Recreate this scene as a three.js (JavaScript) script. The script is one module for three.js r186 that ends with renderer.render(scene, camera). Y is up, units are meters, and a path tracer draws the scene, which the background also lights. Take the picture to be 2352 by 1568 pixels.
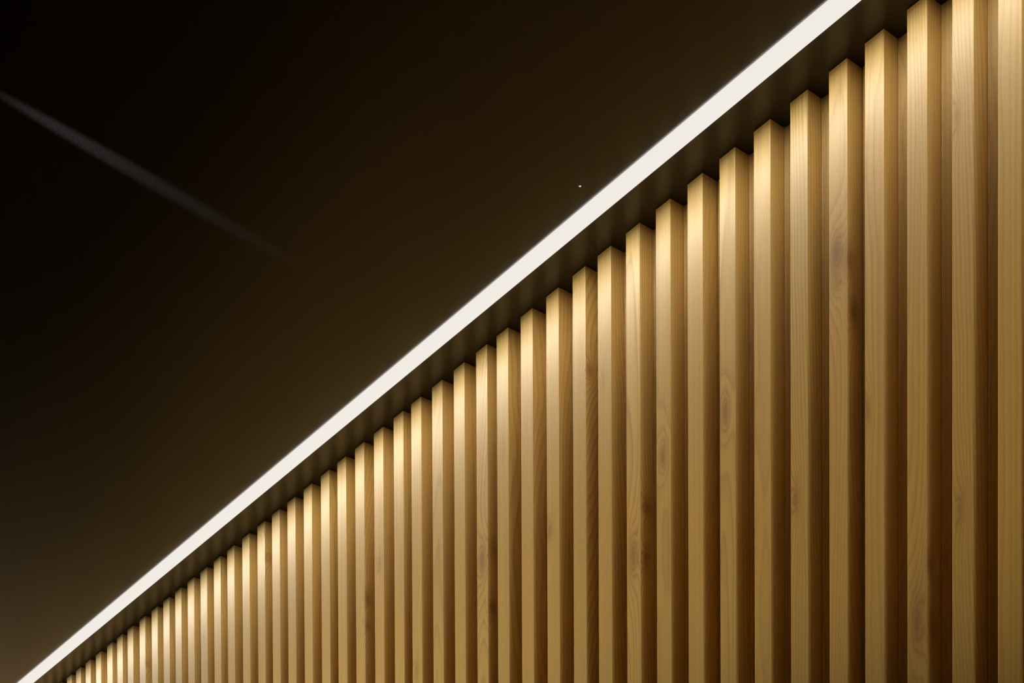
import * as THREE from 'three';
import { RectAreaLightUniformsLib } from 'three/addons/lights/RectAreaLightUniformsLib.js';
import { mergeGeometries } from 'three/addons/utils/BufferGeometryUtils.js';

// ---------------------------------------------------------------- camera, light levels, exposure
// The slatted wall runs along -z (distance "run" = -z); the room lies at smaller x.
const WALL = 2.2372;             // x of the slat fronts
const CEIL = 3.8;                // underside of the ceiling
const EYE = CEIL - 2.2064;
const FOCAL = 3580.13, YAW = 0.659777, PITCH = -0.015997, ROLL = 0.0048456, CENTRE = 2995.36;

const scene = new THREE.Scene();
scene.background = new THREE.Color(0, 0, 0);
const renderer = new THREE.WebGLRenderer({ antialias: true });
renderer.toneMapping = THREE.LinearToneMapping;
renderer.toneMappingExposure = 1.0;
renderer.outputColorSpace = THREE.SRGBColorSpace;
renderer.shadowMap.enabled = true;
RectAreaLightUniformsLib.init();

// a lens shifted upwards, so that the uprights stay upright
const camera = new THREE.PerspectiveCamera(2 * Math.atan(CENTRE / FOCAL) * 180 / Math.PI, 2352 / (2 * CENTRE), 0.05, 60);
camera.setViewOffset(2352, 2 * CENTRE, 0, 0, 2352, 1568);
{
  const right = new THREE.Vector3(Math.cos(YAW), 0, Math.sin(YAW)), up = new THREE.Vector3(0, 1, 0), ahead = new THREE.Vector3(Math.sin(YAW), 0, -Math.cos(YAW));
  const u1 = up.clone().multiplyScalar(Math.cos(PITCH)).addScaledVector(ahead, -Math.sin(PITCH));
  const a1 = up.clone().multiplyScalar(Math.sin(PITCH)).addScaledVector(ahead, Math.cos(PITCH));
  const r2 = right.clone().multiplyScalar(Math.cos(ROLL)).addScaledVector(u1, -Math.sin(ROLL));
  const u2 = right.clone().multiplyScalar(Math.sin(ROLL)).addScaledVector(u1, Math.cos(ROLL));
  camera.quaternion.setFromRotationMatrix(new THREE.Matrix4().makeBasis(r2, u2, a1.negate()));
  camera.position.set(0, EYE, 0);
}
scene.add(camera);

const LAMP_COLOR = new THREE.Color().setRGB(1.0, 0.965, 0.90);
const AMBER = new THREE.Color().setRGB(1.0, 0.71, 0.27);          // the warm spotlights, out of view
const SOFT_AMBER = new THREE.Color().setRGB(1.0, 0.80, 0.52);
const STRIP_RADIANCE = 14.4;
const STRIP_GLOW = new THREE.Color().setRGB(0.86, 0.82, 0.755);
const HALO_RADIANCE = 3.5;
const WASH_CANDELA = 1220, NEAR_WASH_CANDELA = 4, MID_WASH_CANDELA = 230;
const STREAK_CANDELA = 35;

// ---------------------------------------------------------------- helpers
let seed = 7;
const rnd = () => { seed = (seed + 0x6d2b79f5) | 0; let t = Math.imul(seed ^ (seed >>> 15), 1 | seed); t = (t + Math.imul(t ^ (t >>> 7), 61 | t)) ^ t; return ((t ^ (t >>> 14)) >>> 0) / 4294967296; };
const LAT = new Float32Array(65536); for (let i = 0; i < 65536; i++) LAT[i] = rnd() * 2 - 1;
function noise(x, y) {
  const xi = Math.floor(x), yi = Math.floor(y); let fx = x - xi, fy = y - yi;
  fx = fx * fx * (3 - 2 * fx); fy = fy * fy * (3 - 2 * fy);
  const a = xi & 255, b = (xi + 1) & 255, c = (yi & 255) << 8, d = ((yi + 1) & 255) << 8;
  const p = LAT[a + c], q = LAT[b + c], r = LAT[a + d], s = LAT[b + d];
  return p + (q - p) * fx + (r - p) * fy + (p - q - r + s) * fx * fy;
}
const counts = {};
const numbered = (n) => { const k = counts[n] = (counts[n] ?? -1) + 1; return k ? `${n}_${String(k).padStart(3, '0')}` : n; };
function part(name, geometry, material, parent) {
  const m = new THREE.Mesh(geometry, material); m.name = numbered(name); m.castShadow = m.receiveShadow = true; parent.add(m); return m;
}
function thing(name, label, category, [x, y, z] = [0, 0, 0], group) {
  const o = new THREE.Group(); o.name = numbered(name); o.position.set(x, y, z); scene.add(o);
  o.userData = { label, category }; if (group) o.userData.group = group; return o;
}
function structure(name, geometry, material) { const m = part(name, geometry, material, scene); m.userData.kind = 'structure'; return m; }
function slab(x0, x1, y0, y1, z0, z1) {      // box between bounds, uv in metres
  const g = new THREE.BoxGeometry(x1 - x0, y1 - y0, z1 - z0); g.translate((x0 + x1) / 2, (y0 + y1) / 2, (z0 + z1) / 2);
  const p = g.attributes.position, n = g.attributes.normal, uv = g.attributes.uv;
  for (let i = 0; i < p.count; i++) {
    const X = p.getX(i), Y = p.getY(i), Z = p.getZ(i);
    if (Math.abs(n.getY(i)) > .5) uv.setXY(i, X, Z); else if (Math.abs(n.getX(i)) > .5) uv.setXY(i, Z, Y); else uv.setXY(i, X, Y);
  }
  return g;
}

// ---------------------------------------------------------------- plain surfaces
function plaster(size, rough) {             // fine stipple of a rolled paint
  const d = new Uint8Array(size * size * 4), raw = new Float32Array(size * size);
  for (let i = 0; i < raw.length; i++) raw[i] = rnd();
  for (let y = 0; y < size; y++) for (let x = 0; x < size; x++) {
    let s = 0; for (let j = -1; j <= 1; j++) for (let i = -1; i <= 1; i++) s += raw[((y + j + size) % size) * size + (x + i + size) % size];
    const v = Math.max(0, Math.min(255, 128 + (s / 9 - .5) * rough));
    const k = (y * size + x) * 4; d[k] = d[k + 1] = d[k + 2] = v; d[k + 3] = 255;
  }
  const t = new THREE.DataTexture(d, size, size); t.wrapS = t.wrapT = THREE.RepeatWrapping; t.magFilter = THREE.LinearFilter; t.needsUpdate = true; return t;
}
const stipple = plaster(512, 420); stipple.repeat.set(2.2, 2.2);
const rgb = (r, g, b) => new THREE.Color().setRGB(r, g, b);
const ceilingPaint = new THREE.MeshPhysicalMaterial({ color: rgb(.018, .0150, .0165), roughness: .30, ior: 1.45, bumpMap: stipple, bumpScale: .00012 });
const wallPaint = new THREE.MeshStandardMaterial({ color: rgb(.025, .021, .018), roughness: .9, bumpMap: stipple, bumpScale: .0004 });
const floorPaint = new THREE.MeshStandardMaterial({ color: rgb(.025, .021, .018), roughness: .7 });
const underlay = new THREE.MeshStandardMaterial({ color: rgb(.02, .016, .012), roughness: .9 });
const blackMetal = new THREE.MeshStandardMaterial({ color: rgb(.02, .02, .02), roughness: .5, metalness: .3 });
const paleMetal = new THREE.MeshStandardMaterial({ color: rgb(.3, .29, .27), roughness: .5, metalness: .6 });

// ---------------------------------------------------------------- room shell
const DEPTH = .0393, BOARD = .012;                     // how far the slats stand proud of the backing boards
const BACK = WALL + DEPTH + BOARD;                     // face of the wall behind
const NEAR = 4, FAR = -15, OPP = -2.2;
const S1 = WALL - .12516, S2 = WALL - .08143;           // edges of the light slot in the ceiling
structure('floor', slab(OPP - .1, BACK + .1, -.15, 0, FAR - .1, NEAR + .1), floorPaint);
structure('ceiling', mergeGeometries([
  slab(OPP - .1, S1, CEIL, CEIL + .2, FAR - .1, NEAR + .1), slab(S2, BACK + .1, CEIL, CEIL + .2, FAR - .1, NEAR + .1),
  slab(S1, S2, CEIL + .06, CEIL + .2, FAR - .1, NEAR + .1)]), ceilingPaint);
structure('wall_right', slab(BACK, BACK + .1, 0, CEIL, FAR, NEAR), underlay);
structure('wall_left', slab(OPP - .1, OPP, 0, CEIL, FAR, NEAR), wallPaint);
structure('wall_front', slab(OPP - .1, BACK + .1, 0, CEIL, FAR - .1, FAR), wallPaint);
structure('wall_back', slab(OPP - .1, BACK + .1, 0, CEIL, NEAR, NEAR + .1), wallPaint);

// ---------------------------------------------------------------- wood: the print of 48 slats in three sheets
// A slat's column is unrolled: 0-45 mm its front, 45-84 mm the side that faces the camera; height is measured from the top.
const COLS = 16, SHEETS = 3, COLW = 128, TEXH = 2048, SPAN = 1280, UNROLL = 84;
// knots: slat -> [across mm, below the ceiling mm, half width, half height, strength]
const KNOTS = {
  '-1': [[9, 242, 10, 34, .7], [17, 903, 13, 40, .8]],
  0: [[22, 1063, 20, 70, 1.3], [50, 968, 9, 30, 1.2], [53, 1075, 9, 35, .9]],
  1: [[5, 652, 9, 32, 1]],
  2: [[18, 337, 20, 46, 1.5], [21, 392, 16, 22, .5], [50, 360, 12, 34, 1.3], [58, 448, 12, 34, 1.4]],
  3: [[12, 743, 12, 36, 1.1]],
  5: [[15, 499, 15, 44, 1.1]],
  7: [[20, 513, 13, 32, 1.2]],
  8: [[19, 683, 17, 52, 1.4], [59, 586, 11, 26, 1.2], [56, 691, 10, 28, 1.2]],
  9: [[16, 270, 10, 30, .5]],
  10: [[53, 223, 9, 22, 1.1]],
  11: [[8, 524, 12, 34, 1.1]],
  13: [[22, 270, 14, 40, .4]],
  14: [[21, 497, 17, 46, 1.4], [57, 478, 12, 28, 1.1], [54, 615, 11, 28, 1.3]],
  17: [[18, 672, 13, 34, 1.1]],
  19: [[25, 344, 12, 28, .9]],
  20: [[51, 409, 10, 26, 1.3], [50, 480, 10, 22, .9]],
  26: [[58, 103, 10, 24, 1]], 30: [[20, 210, 12, 30, .7]], 35: [[56, 160, 12, 30, .8]],
};
// slats whose grain runs out at a slant: growth rings lean by this many mm per mm of height
const LEAN = { '-1': .03, 0: .055, 2: -.075, 3: .02, 5: -.03, 6: -.05, 8: -.06, 9: .02, 10: -.09, 11: -.02, 14: -.07, 16: -.05, 18: -.05, 20: -.10 };
const sheets = [];
{
  const data = Array.from({ length: SHEETS }, () => new Uint8Array(COLS * COLW * TEXH * 4));
  const srgb = new Uint8Array(4097); for (let i = 0; i <= 4096; i++) { const c = i / 4096; srgb[i] = Math.round(255 * (c <= .0031308 ? c * 12.92 : 1.055 * c ** (1 / 2.4) - .055)); }
  for (let c = 0; c < COLS * SHEETS; c++) {
    const idx = c - 3, out = data[Math.floor(c / COLS)], col = (c % COLS) * COLW;
    const knots = KNOTS[idx] ?? [], lean = LEAN[idx] ?? (rnd() - .5) * .016;
    const ang = rnd() * Math.PI * .9 - .2, far = 45 + rnd() * 90;
    const px = 22 + Math.cos(ang) * far, pz = 20 + Math.abs(Math.sin(ang)) * far * .8 + 15;
    const gap = 3.4 + rnd() * 2.6, contrast = .115 + rnd() * .12 + (knots.length ? .09 : 0);
    const tone = .93 + rnd() * .13, pink = (rnd() - .5) * .10, o1 = rnd() * 200, o2 = rnd() * 200;
    for (let j = 0; j < TEXH; j++) {
      const h = SPAN * (1 - (j + .5) / TEXH);
      const wander = noise(h / 260 + o1, o2) * 5 + noise(h / 90 + o2, o1) * 1.4 + lean * (h - 500);
      for (let i = 0; i < COLW; i++) {
        const s = (i + .5) * UNROLL / COLW, X = s < 45 ? s : 45, Z = s < 45 ? 0 : s - 45;
        let r = Math.hypot(X - px - wander, Z - pz - wander * .4) + noise(s / 16 + o1, h / 170 + o2) * 1.3;
        let dark = 0, core = 0;
        for (const [ks, kh, ka, kb, kw] of knots) {
          const ds = (s - ks + noise(h / 14, o1 + ks) * 1.2) / ka, dh = (h - kh) / kb, q2 = ds * ds + dh * dh;
          if (q2 > 70) continue;
          const q = Math.sqrt(q2);
          r += kw * gap * (4.2 * Math.exp(-q * 1.25) + .8 * Math.exp(-(ds * ds * .5 + dh * dh * .12)));
          dark += kw * Math.exp(-q2 * 1.1) * .29; core += kw * Math.exp(-q2 * 9) * .12;
        }
        const f = r / gap - Math.floor(r / gap);
        const ring = f < .86 ? (f / .86) ** 3 : 1 - (f - .86) / .14;
        const fibre = noise(s * 1.9 + o1, h / 34 + o2) * .035 + noise(s * .55 + o2, h / 300 + o1) * .06 + noise(s * 1.05 + o1, h / 420 + o2) * .05 + noise(s * 1.4 + o2, h / 9 + o1) * .045 + noise(s * 2.9 + o1, h / 3.1 + o2) * .03;
        const v = tone * (1 - contrast * ring * (1 + .8 * Math.min(dark, .6)) + fibre) * (1 - dark) * (1 - core);
        const red = 1 + pink * .3 + dark * .12, blue = Math.max(.3, 1 + pink - ring * .16 - dark * .9);
        const k = (j * COLS * COLW + col + i) * 4;
        const put = (n, x) => { out[k + n] = srgb[Math.max(0, Math.min(4096, (x * 4096) | 0))]; };
        put(0, .63 * v * red); put(1, 0.412 * v ** 1.06 * (1 - dark * .35)); put(2, .124 * v ** 1.12 * blue); out[k + 3] = 255;
      }
    }
  }
  for (const d of data) {
    const t = new THREE.DataTexture(d, COLS * COLW, TEXH); t.colorSpace = THREE.SRGBColorSpace; t.magFilter = THREE.LinearFilter;
    t.wrapS = THREE.RepeatWrapping; t.wrapT = THREE.MirroredRepeatWrapping; t.needsUpdate = true;
    sheets.push(new THREE.MeshPhysicalMaterial({ map: t, roughness: .58, ior: 1.5, clearcoat: .8, clearcoatRoughness: .40 }));
  }
}

// ---------------------------------------------------------------- the slat wall
// An upright of any section: points [x, z] walked round it, each with its place across the unrolled print (mm).
function upright(points, column, y0, y1) {
  const pos = [], nor = [], uv = [], u0 = (column % COLS) / COLS;
  const U = (s) => u0 + Math.max(.6, Math.min(UNROLL - .6, s)) / UNROLL / COLS, Vv = (y) => 1 - (CEIL - y) * 1000 / SPAN;
  const n = points.length;
  for (let i = 0; i < n; i++) {
    const [ax, az, as] = points[i], [bx, bz, bs] = points[(i + 1) % n], l = Math.hypot(bx - ax, bz - az);
    if (l < 1e-7) continue;
    const nx = (bz - az) / l, nz = -(bx - ax) / l;
    const quad = [[ax, y0, az, as], [bx, y1, bz, bs], [bx, y0, bz, bs], [ax, y0, az, as], [ax, y1, az, as], [bx, y1, bz, bs]];
    for (const [x, y, z, s] of quad) { pos.push(x, y, z); nor.push(nx, 0, nz); uv.push(U(s), Vv(y)); }
  }
  const cx = points.reduce((a, p) => a + p[0], 0) / n, cz = points.reduce((a, p) => a + p[1], 0) / n;
  for (let i = 0; i < n; i++) for (const [y, ny] of [[y1, 1], [y0, -1]]) {
    const a = points[i], b = points[(i + 1) % n], tri = ny > 0 ? [[cx, cz, 20], b, a] : [[cx, cz, 20], a, b];
    for (const [x, z, s] of tri) { pos.push(x, y, z); nor.push(0, ny, 0); uv.push(U(s), Vv(y)); }
  }
  const g = new THREE.BufferGeometry();
  g.setAttribute('position', new THREE.Float32BufferAttribute(pos, 3)); g.setAttribute('normal', new THREE.Float32BufferAttribute(nor, 3)); g.setAttribute('uv', new THREE.Float32BufferAttribute(uv, 2));
  return g;
}
// left edges along the wall in mm, slat 0 the first whose top is in the picture
const LEFT = [1744, 1837, 1920, 2014, 2107, 2199, 2289, 2382, 2474, 2565, 2649, 2741, 2834, 2925, 3006, 3097, 3189, 3281, 3361, 3454, 3546, 3636,
  3722, 3815, 3906, 3995, 4082, 4175, 4270, 4358, 4448, 4537, 4626, 4713, 4801, 4895, 4990, 5076, 5160, 5257, 5348, 5435, 5520];
const slats = LEFT.map((l, i) => ({ i, left: l / 1000, width: (42.6 + Math.min(1, i / 20) * 2) / 1000 }));
slats.unshift({ i: -1, left: 1.650, width: .043 }, { i: -2, left: 1.5595, width: .0445 });
slats.sort((a, b) => a.i - b.i);
for (let i = -3, l = 1.4757; l > -3.85; i--) { slats.unshift({ i, left: l, width: .043 }); l -= ((i % 4) + 4) % 4 === 2 ? .0845 : .092; }
for (let i = LEFT.length, l = 5.52; l < 14.8; i++) { l += (i % 4) === 2 ? .0845 : .092; slats.push({ i, left: l, width: .044 }); }
const column = (i) => (i >= -3 && i < 45 ? i + 3 : ((i * 7) % 41 + 41) % 41 + 4);

const PLAIN = Array.from({ length: COLS * SHEETS }, (_, c) => c).filter((c) => !KNOTS[c - 3] && !LEAN[c - 3]);   // columns of straight plain grain
const wall = thing('wall_cladding', 'honey-coloured vertical wooden slats over backing boards, lit from above by the ceiling light line', 'wall cladding', [WALL, 0, 0]);
const TOP = CEIL - .0008, RL = .0006, RR = .0005;      // eased edges, the left one a little rounder
slats.forEach((sl, k) => {
  const zl = -sl.left, zr = -sl.left + sl.width, D = DEPTH + BOARD - .0002, w = sl.width * 1000;
  const arc = (r, cx, cz, a0, a1, s0, s1) => Array.from({ length: 4 }, (_, j) => { const a = a0 + (a1 - a0) * j / 3; return [cx + r * Math.cos(a), cz + r * Math.sin(a), s0 + (s1 - s0) * j / 3]; });
  // walked from the back, along the left side, round the front, back along the right side
  const pts = [[D, zl, 38], ...arc(RL, RL, zl + RL, 1.5 * Math.PI, Math.PI, .6, .1), ...arc(RR, RR, zr - RR, Math.PI, .5 * Math.PI, 44.5, 45.5), [D, zr, 83]];
  const c = column(sl.i);
  sl.mesh = part('slat', upright(pts.reverse(), c, .0005, TOP), sheets[Math.floor(c / COLS)], wall);
  // the backing board in the gap to the right of this slat, with a bead along its left edge; every fourth gap is a joint between panels
  const next = slats[k - 1]; if (!next) return;
  const joint = ((sl.i % 4) + 4) % 4 === 2, z0 = zr + (joint ? .0032 : .0003), z1 = -next.left - .0002, b = .0015;
  const bead = Array.from({ length: 6 }, (_, j) => { const a = Math.PI * (1 - j / 5); return [DEPTH - b * Math.sin(a) * 1.2, z0 + b + b * Math.cos(a), 50 + j * .4]; });
  const bp = joint ? [[DEPTH + .001, z0, 50], [DEPTH, z0 + .001, 51]] : bead;
  const c2 = PLAIN[(k * 5 + 3) % PLAIN.length];
  part('backing_board', upright([[DEPTH + BOARD - .0002, z0, 45], ...bp, [DEPTH, z1, 80], [DEPTH + BOARD - .0002, z1, 83]].reverse(), c2, .0005, TOP), sheets[Math.floor(c2 / COLS)], wall);
});

// ---------------------------------------------------------------- the light line in the ceiling
const LINE0 = 3.8, LINE1 = -14.2, LEN = LINE0 - LINE1, W = S2 - S1, PROUD = .0032, MID = (S1 + S2) / 2;
const line = thing('linear_light', 'long slim white light line recessed in the dark ceiling beside the wooden slats', 'ceiling light', [MID, CEIL, (LINE0 + LINE1) / 2]);
const glow = new THREE.MeshStandardMaterial({ color: rgb(.02, .02, .02), roughness: .6, emissive: STRIP_GLOW, emissiveIntensity: 1 });
part('diffuser', slab(-W / 2 + .0008, W / 2 - .0008, -PROUD, .006, -LEN / 2, LEN / 2), glow, line);
part('housing', mergeGeometries([slab(-W / 2 + .0002, W / 2 - .0002, .045, .055, -LEN / 2, LEN / 2), slab(-W / 2 + .0002, -W / 2 + .002, .0065, .045, -LEN / 2, LEN / 2), slab(W / 2 - .002, W / 2 - .0002, .0065, .045, -LEN / 2, LEN / 2)]), paleMetal, line);
{
  const l = new THREE.RectAreaLight(LAMP_COLOR, STRIP_RADIANCE, W - .002, LEN); l.name = 'line_glow';
  l.position.set(MID, CEIL - PROUD - .001, (LINE0 + LINE1) / 2); l.lookAt(MID, 0, (LINE0 + LINE1) / 2); scene.add(l);
  for (const d of [-1, 1]) {                 // added edge lights imitate the halo; the diffuser stands proud for them
    const e = new THREE.RectAreaLight(LAMP_COLOR, HALO_RADIANCE, LEN, PROUD - .0004); e.name = 'added_halo_glow';
    e.position.set(MID + d * (W / 2), CEIL - PROUD / 2, (LINE0 + LINE1) / 2); e.lookAt(MID + d * 3, CEIL - PROUD / 2, (LINE0 + LINE1) / 2); scene.add(e);
  }
}

// ---------------------------------------------------------------- unseen spotlights out of view: they light the slats, the ceiling corner and the streak
function unseen_spotlight(label, [x, y, z], target, radius, length, candela, angle, penumbra, size, color) {
  const t = thing('unseen_spotlight', label, 'unseen_spotlight', [x, y, z], undefined), aim = new THREE.Group();
  const dir = new THREE.Vector3(...target).sub(new THREE.Vector3(x, y, z)).normalize(), q = new THREE.Quaternion().setFromUnitVectors(new THREE.Vector3(0, -1, 0), dir);
  const can = new THREE.LatheGeometry([[0, length], [radius * .8, length], [radius * .95, length * .93], [radius, length * .8], [radius, .004], [radius * .96, 0], [radius * .86, 0], [radius * .8, .008], [0, .009]].map(([a, b]) => new THREE.Vector2(a, b)).reverse(), 28);
  can.applyQuaternion(q); part('lamp_body', can, blackMetal, t);
  const lens = new THREE.CylinderGeometry(radius * .78, radius * .78, .003, 28); lens.translate(0, .006, 0); lens.applyQuaternion(q);
  part('glowing_face', lens, new THREE.MeshStandardMaterial({ color: rgb(.02, .02, .02), emissive: color, emissiveIntensity: .9 }), t);
  const mid = dir.clone().multiplyScalar(-length * .5), top = CEIL - y;
  const stem = new THREE.CylinderGeometry(.004, .004, Math.max(.004, top - mid.y - .002), 12); stem.translate(mid.x, (top - .002 + mid.y) / 2 , mid.z);
  part('stem', stem, blackMetal, t);
  const s = new THREE.SpotLight(color, candela, 0, angle, penumbra, 2); s.name = 'unseen_spot_glow'; s.castShadow = true; s.shadow.radius = size;
  s.position.set(x, y, z).addScaledVector(dir, .006); s.target.position.set(...target); scene.add(s, s.target);
}
unseen_spotlight('unseen black ceiling lamp at the far end, placed to light the lower slat fronts', [WALL - 1.2, CEIL - .12, -13], [WALL, 3.1, 1], .05, .14, WASH_CANDELA, .078, 1, 2, AMBER);  // out of view, placed to keep the lower slat fronts lit
unseen_spotlight('unseen short black ceiling lamp beyond the left end of the picture, placed to brighten the slat tops and ceiling corner', [WALL - 1, CEIL - .14, -12], [WALL, 3.55, -7], .05, .12, MID_WASH_CANDELA, .075, 1, 2, SOFT_AMBER);  // out of view, placed to brighten the far slats and the ceiling corner
unseen_spotlight('unseen black ceiling lamp at the near end, placed to light the right edges of the slats', [WALL - .52, CEIL - .16, 3.5], [WALL, 2.9, -2.6], .1, .16, NEAR_WASH_CANDELA, .42, 1, 9, AMBER);  // out of view, placed to catch the right edges of the slats
unseen_spotlight('unseen tiny black lamp close under the dark ceiling, placed to draw a streak on it', [WALL - 1.9, CEIL - .064, -2.8], [WALL - .95, CEIL, -2.9245], .016, .07, STREAK_CANDELA, .0255, 1, .3, LAMP_COLOR);  // out of view, placed to lay the faint streak on the ceiling

// ---------------------------------------------------------------- a pale speck on the ceiling beside the light line, a small glowing dome
{
  const t = thing('pale_speck', 'tiny pale speck on the dark ceiling just beside the long light line', 'ceiling light', [WALL - .169, CEIL, -2.424]);
  const ring = new THREE.TorusGeometry(.0032, .0007, 8, 20); ring.rotateX(Math.PI / 2); part('dark_ring', ring, blackMetal, t);
  const dome = new THREE.SphereGeometry(.0024, 14, 8); dome.scale(1, .6, 1);
  part('glowing_face', dome, new THREE.MeshStandardMaterial({ color: rgb(.2, .2, .2), emissive: rgb(.62, .55, .48), emissiveIntensity: 1 }), t);
  const p = new THREE.PointLight(LAMP_COLOR, .00003, 0, 2); p.name = 'speck_glow'; p.position.set(WALL - .169, CEIL - .004, -2.424); p.castShadow = true; scene.add(p);
}

renderer.render(scene, camera);
